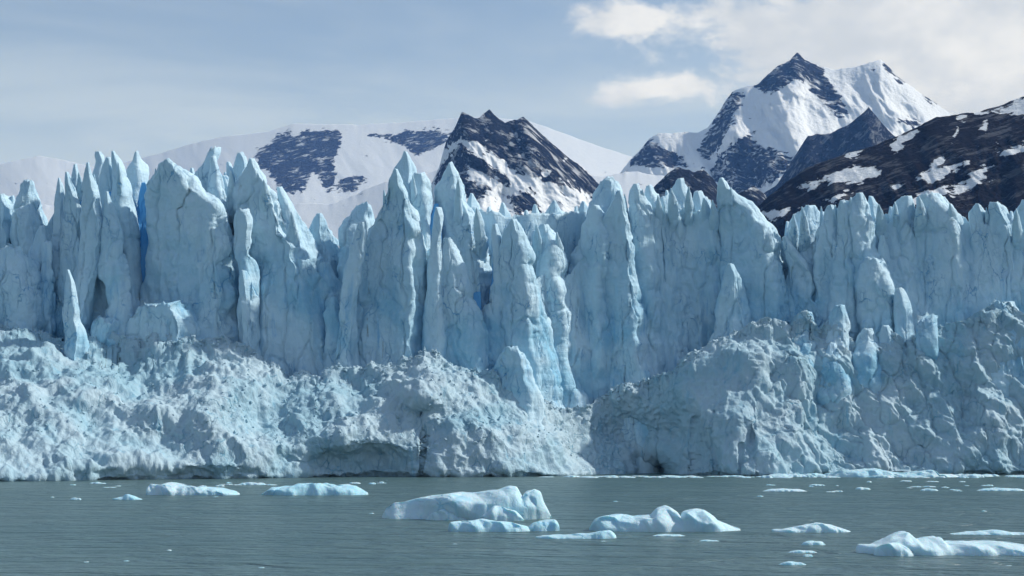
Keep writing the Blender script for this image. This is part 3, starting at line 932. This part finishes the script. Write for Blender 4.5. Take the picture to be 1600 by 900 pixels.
    ('s', [(513, 1349, 1355, 1362), (530, 1340, 1360, 1370), (570, 1338, 1363, 1378), (630, 1335, 1366, 1388)]),
    ('s', [(534, 1298, 1302, 1306), (550, 1290, 1308, 1318), (590, 1280, 1314, 1330), (650, 1270, 1318, 1340)]),
]
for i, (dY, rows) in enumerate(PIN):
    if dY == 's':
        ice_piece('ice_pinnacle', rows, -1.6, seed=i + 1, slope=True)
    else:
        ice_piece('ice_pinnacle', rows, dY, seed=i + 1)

# smaller pinnacles of the row behind, tips showing in the gaps
rs = random.Random(4)
for (tx, ty, hw) in [(20, 305, 16), (62, 322, 14), (190, 262, 9), (228, 262, 8), (300, 262, 14), (352, 268, 8), (560, 338, 14), (737, 300, 20), (764, 322, 13), (786, 316, 17), (822, 328, 12), (836, 318, 18), (866, 313, 20), (900, 322, 12),
                     (912, 314, 17), (1042, 296, 10), (1078, 300, 10), (1108, 312, 9), (1230, 345, 8), (1286, 330, 8), (1392, 322, 10), (1505, 338, 9), (1580, 330, 8),
                     (-60, 305, 20), (-120, 290, 26), (-190, 300, 26), (-260, 290, 28), (1650, 312, 18), (1700, 325, 20), (1760, 310, 24), (1830, 318, 26)]:
    rows = [(ty, tx - 2, tx, tx + 2)]
    for k, fy in ((0.55, 18), (0.85, 45), (1.0, 90), (1.25, 180), (1.5, 260)):
        rows.append((ty + fy, tx - hw * k * rs.uniform(.8, 1.3), tx + hw * k * rs.uniform(-.1, .3), tx + hw * k * rs.uniform(.9, 1.4)))
    ice_piece('ice_pinnacle', rows, 13 if 0 < tx < 1600 else 2, seed=tx % 97 + 100, step=2.4)

# sharp splinters along the skyline
for (tx, ty, hw) in [(931, 316, 8), (958, 288, 7), (976, 298, 8), (1004, 290, 6), (1028, 298, 7), (1048, 288, 7), (1076, 286, 8), (1100, 302, 8), (1113, 308, 6), (1142, 288, 6), (1240, 328, 8), (1253, 318, 7), (1283, 318, 6),
                     (1305, 315, 7), (1329, 303, 9), (1373, 314, 9), (1398, 308, 6), (1436, 302, 8), (1484, 312, 10), (1541, 320, 6), (1588, 322, 9),
                     (123, 262, 5), (147, 268, 6), (185, 250, 5), (243, 258, 6), (310, 275, 8), (360, 262, 6), (412, 275, 7), (455, 325, 8), (600, 292, 6), (645, 268, 6), (716, 272, 6), (745, 318, 8), (790, 345, 6), (838, 345, 7), (870, 358, 7)]:
    a, b = rs.uniform(.5, 1.1), rs.uniform(.8, 1.7)
    ty += 5
    rows = [(ty, tx - .8, tx, tx + .8), (ty + 10, tx - hw * .4 * a, tx + 1, tx + hw * .5 * b), (ty + 26, tx - hw * .8 * a, tx + 2, tx + hw * b), (ty + 70, tx - hw * 1.1 * a, tx + 3, tx + hw * 1.2 * b), (ty + 130, tx - hw * a, tx + 4, tx + hw * 1.2 * b)]
    ice_piece('ice_splinter', rows, rs.uniform(0, 4), cl=rs.uniform(.2, .8), cr=rs.uniform(.8, 1.6), seed=500 + tx, extend=False, bury=14.0)

# fresh blue ice showing deep in the open crevasses
for k, (dY, rows) in enumerate([
        (5, [(285, 221, 224, 228), (320, 210, 222, 238), (400, 208, 220, 238), (470, 206, 218, 236)]),
        (3, [(350, 770, 773, 776), (380, 768, 774, 782), (440, 770, 776, 784), (490, 762, 772, 784)]),
        (2, [(455, 738, 745, 752), (490, 736, 745, 754), (530, 736, 746, 756)]),
        (2, [(420, 386, 393, 400), (450, 386, 395, 402), (490, 386, 394, 402)]),
        (4, [(318, 678, 681, 685), (350, 670, 680, 690), (420, 664, 676, 690), (540, 664, 674, 690)]),
        (3, [(300, 170, 173, 176), (340, 170, 174, 180), (400, 178, 184, 192), (450, 190, 196, 204)]),
        (2, [(300, 126, 127, 129), (330, 122, 127, 131), (370, 120, 127, 132)]),
        ]):
    ice_piece('blue_ice', rows, dY + 0.5, cl=0.3, cr=0.4, seed=400 + k, mat=M_WALL)

# upright flat block leaning on the lower slope
o = ice_piece('ice_block', [(488, 1431, 1452, 1463), (491, 1430, 1457, 1464), (530, 1431, 1458, 1464), (560, 1432, 1458, 1464), (576, 1434, 1458, 1464)], -3.5, cl=0.25, cr=1.2, seed=300, rough=0.5, flute=0.2, slope=True)
o['label'] = 'smooth square-topped ice block standing out of the right slope'

# the pinnacles grow together into one wall lower down
px1 = np.arange(-420, 2040, 1.8)
top = interp(px1, [(-420, 400), (0, 415), (80, 392), (120, 385), (195, 415), (206, 470), (236, 470), (242, 400), (350, 395), (384, 470), (400, 470), (412, 410), (480, 405), (520, 455), (548, 450), (600, 390), (680, 390), (728, 500), (752, 510),
                   (774, 490), (790, 410), (832, 440), (845, 430), (880, 440), (895, 420), (960, 345), (1005, 335), (1060, 325), (1110, 335), (1130, 360), (1200, 390), (1226, 440), (1240, 400), (1290, 365), (1350, 355), (1400, 345), (1440, 345), (1500, 350), (1600, 355), (2040, 355)])
top = top + 9 * fbm(np.stack([px1 / 8, px1 * 0, px1 * 0 + 6], -1), 4)
nr = 200
tt = np.linspace(0, 1, nr)
PX = np.broadcast_to(px1, (nr, len(px1)))
PY = top[None] + (735 - top)[None] * tt[:, None]
YW = wall_Y(px1)[None] + interp(px1, [(0, 5), (900, 5), (980, 7.5), (1110, 7.5), (1150, 7), (1350, 7), (1400, 7), (2040, 7)])[None] - 3.0 * np.clip((PY - top[None]) / 160, 0, 1)
V = P(PX, PY, YW)
q = V
wq = q + 1.6 * np.stack([fbm(q / 5.0 + 3, 2), fbm(q / 5.0 + 11, 2), fbm(q / 5.0 + 23, 2)], -1)
gap = worley(wq * np.array([1, 1, .25]) / 6.0)[1]
d = 1.6 * fbm(q * np.array([1, 1, .4]) / 9.0, 3) + 2.2 * facet(q * np.array([1, 1, .25]) / 7.0, 0) + 1.1 * facet(q * np.array([1, 1, .33]) / 3.4, 1) + 0.4 * facet(q * np.array([1, 1, .5]) / 1.6, 2)
d = d + 0.8 * (ridged(wq * np.array([1, 1, .12]) / 4.0, 2) - .4) - 0.5 * np.exp(-(gap / 0.04) ** 2) + 0.12 * fbm(q / 0.9, 3, .6)
V[..., 1] -= d
bk = []
for k in range(1, 6):
    b = V[0].copy()
    b[:, 1] += 1.6 * k
    b[:, 2] -= 0.5 * k * k
    bk.append(b)
V = np.concatenate([np.array(bk[::-1]), V], 0)
mesh_obj('ice_wall', V - G_OFF, grid_faces(*V.shape[:2]), M_ICE, glacier)

# dense ice body behind the pinnacles
px1 = np.arange(-420, 2040, 4.0)
top = interp(px1, [(-420, 350), (60, 385), (85, 330), (190, 290), (235, 290), (350, 320), (440, 380), (500, 440), (560, 440), (600, 370), (680, 335), (740, 325), (780, 335), (830, 338), (880, 335), (940, 330), (1080, 318),
                   (1200, 368), (1225, 382), (1260, 350), (1340, 335), (1520, 345), (2040, 340)])
top = top - 14 * (ridged(np.stack([px1 / 26, px1 * 0, px1 * 0], -1), 4, 0.6) - 0.5)
nr = 90
tt = np.linspace(0, 1, nr)
PX = np.broadcast_to(px1, (nr, len(px1)))
PY = top[None] + (735 - top)[None] * tt[:, None]
YW = wall_Y(px1)[None] + 15 + 3.0 * fbm(np.stack([PX / 40, PY / 120, PX * 0], -1), 4)
V = P(PX, PY, YW)
bk = []
for k in range(1, 10):
    b = V[0].copy()
    b[:, 1] += 12.0 * k ** 1.6
    b[:, 2] += 2.0 * fbm(np.stack([b[:, 0] / 9, b[:, 1] / 9, b[:, 0] * 0], -1), 3) - 0.4 * k
    bk.append(b)
V = np.concatenate([np.array(bk[::-1]), V], 0)
mesh_obj('ice_body', V - G_OFF, grid_faces(*V.shape[:2]), M_ICE, glacier)

# loose broken ice lying along the crest and on the slope: too many and small to count
rng = np.random.default_rng(3)
ico_v = []
ico_f = []
ph = (1 + 5 ** .5) / 2
base_v = np.array([(-1, ph, 0), (1, ph, 0), (-1, -ph, 0), (1, -ph, 0), (0, -1, ph), (0, 1, ph), (0, -1, -ph), (0, 1, -ph), (ph, 0, -1), (ph, 0, 1), (-ph, 0, -1), (-ph, 0, 1)]) / 1.9
base_f = np.array([(0, 11, 5), (0, 5, 1), (0, 1, 7), (0, 7, 10), (0, 10, 11), (1, 5, 9), (5, 11, 4), (11, 10, 2), (10, 7, 6), (7, 1, 8), (3, 9, 4), (3, 4, 2), (3, 2, 6), (3, 6, 8), (3, 8, 9), (4, 9, 5), (2, 4, 11), (6, 2, 10), (8, 6, 7), (9, 8, 1)])
V, px1 = SLOPE_V, SLOPE_PX
nrow, ncol = V.shape[:2]
vs, fs, off = [], [], 0
for k in range(4200):
    c = rng.integers(0, ncol)
    x = px1[c]
    if rng.random() < 0.62:
        r = int(rng.integers(6, 24))
    else:
        r = int(rng.integers(14, 150))
    if 1040 < x < 1200 and r > 30:
        continue
    s = float(np.clip(rng.lognormal(-1.6, 0.45), 0.08, 0.6)) * (1.0 if x < 1100 else 0.7)
    bv = base_v * (s * rng.uniform(0.6, 1.25, 3)) * (1 + 0.3 * rng.normal(size=(12, 1)))
    A = np.linalg.qr(rng.normal(size=(3, 3)))[0]
    vs.append(bv @ A.T + V[r, c] + np.array([0, -0.2 * s, 0.25 * s]) - G_OFF)
    fs.append(base_f + off)
    off += 12
rub = mesh_obj('ice_rubble', np.concatenate(vs), np.concatenate(fs), M_APRON, glacier, smooth=False)
tag(rub, kind='stuff')


# ------------------------------------------------------------------ floating ice
def floe(name, base_py, prof, depth=0.5, seed=0, lumps=0.12, parent=None, mat=None, off=None, sharp=0.7, nu=None):
    """prof: (px, py of the top outline); base_py: the near waterline"""
    pr = np.array(prof, float)
    x0, x1 = pr[0, 0], pr[-1, 0]
    Yn = water_Y(base_py)
    mpp = Yn / F_PX
    wid = (x1 - x0) * mpp
    dep = max(wid * depth, 0.5)
    Yc = Yn + dep * 0.45
    nu = nu or int(np.clip((x1 - x0) / 1.3, 12, 200))
    nv = int(np.clip(nu * 0.5, 9, 60))
    u = np.linspace(0, 1, nu)
    v = np.linspace(-1, 1, nv)
    px = x0 + (x1 - x0) * u
    tp = np.interp(px, pr[:, 0], pr[:, 1])
    H = np.maximum(P(px, tp, np.full(nu, Yc))[:, 2], 0.03)
    if nu > 30:
        H = np.convolve(np.pad(H, 2, 'edge'), np.array([1, 2, 3, 2, 1]) / 9.0, 'valid')
    Xw = P(px, np.full(nu, base_py), np.full(nu, Yc))[:, 0]
    foot = np.clip(1 - np.abs(2 * u - 1) ** 3.0, 0.03, 1) ** 0.6
    foot = foot * (1 + 0.22 * fbm(np.stack([u * 6, u * 0 + seed, u * 0], -1), 3))
    vv = v[:, None]
    cross = np.clip(1 - np.abs(vv) ** 3.2, 0, 1) ** sharp
    Z = H[None] * cross
    X = np.broadcast_to(Xw, Z.shape).copy()
    Y = Yc + vv * 0.5 * dep * foot[None]
    q = np.stack([X, Y, Z * 1.3 + seed * 7.7], -1)
    hs = max(H.max(), 0.2)
    n = fbm(q / (hs * 1.5 + .2), 4, 0.55)
    fc, gp = worley(q / (hs * 1.6 + .15), True)
    Z = Z * (1 + lumps * 0.7 * n * (np.abs(vv) * 1.2 + 0.15)) + lumps * hs * fc * np.clip(gp * 4, 0, 1) * np.abs(vv) * cross * 0.15
    Y = Y + 0.35 * hs * fbm(q / (hs * 2.2 + .2) + 9, 4, 0.5) * (0.4 + cross)
    Z = Z + cross * hs * (0.26 * facet(q / (hs * 1.1 + .2), 0) + 0.11 * facet(q / (hs * 0.4 + .1), 1)) * np.clip(H[None] / hs, 0.15, 1) * (0.35 + 0.65 * np.abs(vv))
    Y = Y + 0.55 * hs * facet(q / (hs * 0.9 + .15), 2) * (0.3 + cross)
    edge = (cross <= 0.02)
    Z = np.where(edge, -0.35, Z - 0.02)
    Z[:, 0] = -0.3
    Z[:, -1] = -0.3
    V = np.stack([X, Y, Z], -1)
    o0 = np.array([X.mean(), Yc, 0.0]) if off is None else off
    f = grid_faces(nv, nu)
    o = mesh_obj(name, V - o0, f[:, ::-1], mat or M_BERG, parent)
    # close the underside
    if parent is None:
        o.location = o0
    return o, o0


b, o0 = floe('iceberg', 812, [(596, 808), (604, 793), (616, 785), (640, 780), (690, 772), (740, 769), (760, 768), (775, 763), (795, 758), (808, 761), (814, 772), (816, 777), (820, 769), (835, 765), (846, 770), (848, 782), (856, 796), (862, 808)],
             0.42, 1, 0.16)
tag(b, 'largest floating iceberg, pale blue with a notched top right end', 'iceberg')
floe('ice_lobe', 813, [(664, 812), (675, 801), (690, 796), (712, 797), (728, 804), (735, 812)], 0.45, 2, 0.12, parent=b, off=o0)
floe('ice_lobe', 814, [(745, 812), (760, 800), (772, 790), (782, 789), (792, 795), (806, 797), (815, 806), (820, 813)], 0.5, 3, 0.14, parent=b, off=o0)
b, o0 = floe('iceberg', 831, [(700, 828), (701, 815), (720, 814), (745, 812), (770, 812), (800, 816), (825, 822), (830, 830)], 0.35, 4, 0.12)
tag(b, 'low white iceberg lying just in front of the largest one', 'iceberg')
floe('ice_lobe', 830, [(820, 828), (832, 818), (850, 812), (868, 812), (875, 820), (875, 828)], 0.6, 5, 0.1, parent=b, off=o0)
b, o0 = floe('iceberg', 831, [(920, 826), (928, 813), (945, 806), (970, 803), (990, 808), (1018, 806), (1025, 797), (1045, 792), (1058, 799), (1063, 808), (1068, 798), (1080, 796), (1100, 797), (1115, 806), (1122, 813), (1145, 822), (1158, 826)],
             0.4, 6, 0.15)
tag(b, 'humped iceberg with a small peak in the middle, right of the largest one', 'iceberg')
b, o0 = floe('iceberg', 842, [(836, 838), (850, 836), (880, 835), (920, 833), (940, 828), (955, 829), (963, 836), (964, 841)], 0.35, 7, 0.1)
tag(b, 'thin low iceberg tapering to the left, nearest in the centre', 'iceberg')
b, o0 = floe('iceberg', 774, [(228, 766), (232, 757), (260, 755), (285, 757), (310, 760), (345, 762), (365, 767), (374, 772)], 0.4, 8, 0.14)
tag(b, 'flat iceberg in front of the left ice slope, the farther left of two', 'iceberg')
b, o0 = floe('iceberg', 774, [(408, 772), (425, 762), (450, 760), (470, 755), (500, 755), (530, 756), (555, 758), (568, 765), (576, 770)], 0.4, 9, 0.14)
tag(b, 'flat iceberg in front of the left ice slope, the one nearer the centre', 'iceberg')
b, o0 = floe('iceberg', 781, [(175, 779), (190, 776), (196, 772), (205, 773), (215, 778), (223, 780)], 0.5, 10, 0.1)
tag(b, 'small pointed iceberg at far left', 'iceberg')
b, o0 = floe('iceberg', 832, [(1206, 827), (1230, 825), (1255, 820), (1275, 817), (1300, 820), (1318, 826), (1330, 830)], 0.4, 11, 0.08)
tag(b, 'smooth low dome of ice at right, alone on open water', 'iceberg')
b, o0 = floe('iceberg', 868, [(1338, 862), (1342, 851), (1365, 851), (1375, 845), (1390, 838), (1405, 834), (1418, 829), (1425, 836), (1427, 842), (1440, 840), (1465, 838), (1474, 848), (1500, 847), (1550, 846), (1590, 850), (1640, 856), (1680, 864)],
             0.4, 12, 0.16)
tag(b, 'large lumpy iceberg cut off by the right edge', 'iceberg')
floe('ice_lobe', 869, [(1366, 866), (1370, 854), (1385, 848), (1405, 849), (1420, 857), (1430, 866)], 0.5, 13, 0.12, parent=b, off=o0)
b, o0 = floe('iceberg', 836, [(1483, 834), (1510, 831), (1540, 829), (1555, 827), (1580, 831), (1620, 833), (1640, 836)], 0.35, 14, 0.08)
tag(b, 'thin flat floe behind the large iceberg at the right edge', 'iceberg')
b, o0 = floe('iceberg', 746, [(1290, 743), (1305, 736), (1335, 734), (1370, 732), (1390, 737), (1410, 739), (1430, 737), (1455, 733), (1463, 741), (1490, 741), (1500, 745)], 0.3, 15, 0.12)
tag(b, 'long white iceberg at the foot of the right ice cliff', 'iceberg')

small = [(1271, 852, 40, 8, 'white lumpy ice fragment between the smooth dome and the large right iceberg'),
         (1254, 864, 48, 5, 'thin ice fragment, upper of three near the bottom right'),
         (1262, 870, 18, 5, 'tiny rounded ice fragment, middle of three near the bottom right'),
         (1238, 883, 45, 6, 'pale ice fragment, lowest of three near the bottom right'),
         (1226, 768, 72, 5, 'long flat ice fragment on open water below the buttress'),
         (1348, 765, 26, 4, 'oval ice fragment below the long iceberg at right'),
         (1452, 767, 30, 4, 'oval ice fragment right of the other oval one'),
         (1565, 767, 80, 5, 'long flat ice fragment near the right edge'),
         (1276, 759, 28, 3, 'small ice fragment above the long flat one at right'),
         (1045, 838, 54, 4, 'half-sunken ice fragment below the humped iceberg'),
         (1108, 846, 34, 3, 'half-sunken ice fragment right below the humped iceberg'),
         (118, 781, 20, 4, 'small ice fragment left of the small pointed iceberg'),
         (394, 758, 48, 5, 'small ice heap between the two flat icebergs at left')]
for i, (x, y, wd, hh, lab) in enumerate(small):
    pr = [(x - wd / 2, y), (x - wd * .35, y - hh * .7), (x - wd * .1, y - hh), (x + wd * .15, y - hh * .8), (x + wd * .35, y - hh * .75), (x + wd / 2, y)]
    o, _ = floe('ice_fragment', y, pr, 0.5, 30 + i, 0.15)
    tag(o, lab, 'ice fragment', 'small ice fragments adrift')

rs = random.Random(11)
sets = [('small white ice fragment in the line of brash at the foot of the right cliff', 'brash ice at the foot of the right cliff', [(rs.uniform(1180, 1640), rs.uniform(743.5, 747), rs.uniform(14, 46), rs.uniform(1.5, 6)) for _ in range(60)]),
        ('small white ice fragment in the line of brash below the dark hollow', 'brash ice below the hollow', [(rs.uniform(850, 1180), rs.uniform(744.5, 747), rs.uniform(12, 34), rs.uniform(1, 3)) for _ in range(34)]),
        ('small ice fragment adrift near the left ice slope', 'brash ice near the left slope', [(rs.uniform(40, 640), rs.uniform(754, 762), rs.uniform(8, 26), rs.uniform(1, 3)) for _ in range(22)]),
        ('small ice fragment adrift on the water at right', 'brash ice on the right water', [(rs.uniform(1200, 1620), rs.uniform(752, 770), rs.uniform(6, 24), rs.uniform(1, 2.5)) for _ in range(22)]),
        ('tiny ice fragment scattered on the open water', 'scattered tiny ice fragments', [(rs.uniform(20, 1580), rs.uniform(770, 890), rs.uniform(5, 13), rs.uniform(1, 2)) for _ in range(16)])]
for lab, grp, items in sets:
    for (x, y, wd, hh) in items:
        s = rs.uniform(-.2, .2)
        pr = [(x - wd / 2, y), (x - wd * .35, y - hh * rs.uniform(.4, .9)), (x + wd * s, y - hh), (x + wd * .35, y - hh * rs.uniform(.4, .9)), (x + wd / 2, y)]
        o, _ = floe('ice_fragment', y, pr, 0.6, rs.randint(50, 400), 0.15)
        tag(o, lab, 'ice fragment', grp)

# ------------------------------------------------------------------ haze
M_HAZE = bpy.data.materials.new('haze')
M_HAZE.use_nodes = True
t = NT(M_HAZE.node_tree)
pv = t.n('ShaderNodeVolumePrincipled')
pv.inputs['Color'].default_value = rgb(0.18, 0.43, 1.0)
pv.inputs['Absorption Color'].default_value = rgb(1, 1, 1)
pv.inputs['Density'].default_value = 2.6e-5
pv.inputs['Anisotropy'].default_value = 0.1
out = t.n('ShaderNodeOutputMaterial')
t.link(pv.outputs[0], out.inputs['Volume'])
a, zt, zb = 13000.0, 2600.0, -8.0
hv = [(-a, -a, zb), (a, -a, zb), (a, a, zb), (-a, a, zb), (-a, -a, zt), (a, -a, zt), (a, a, zt), (-a, a, zt)]
hz = mesh_obj('haze', hv, [(0, 3, 2, 1), (4, 5, 6, 7), (0, 1, 5, 4), (1, 2, 6, 5), (2, 3, 7, 6), (3, 0, 4, 7)], M_HAZE, smooth=False)
tag(hz, kind='stuff')
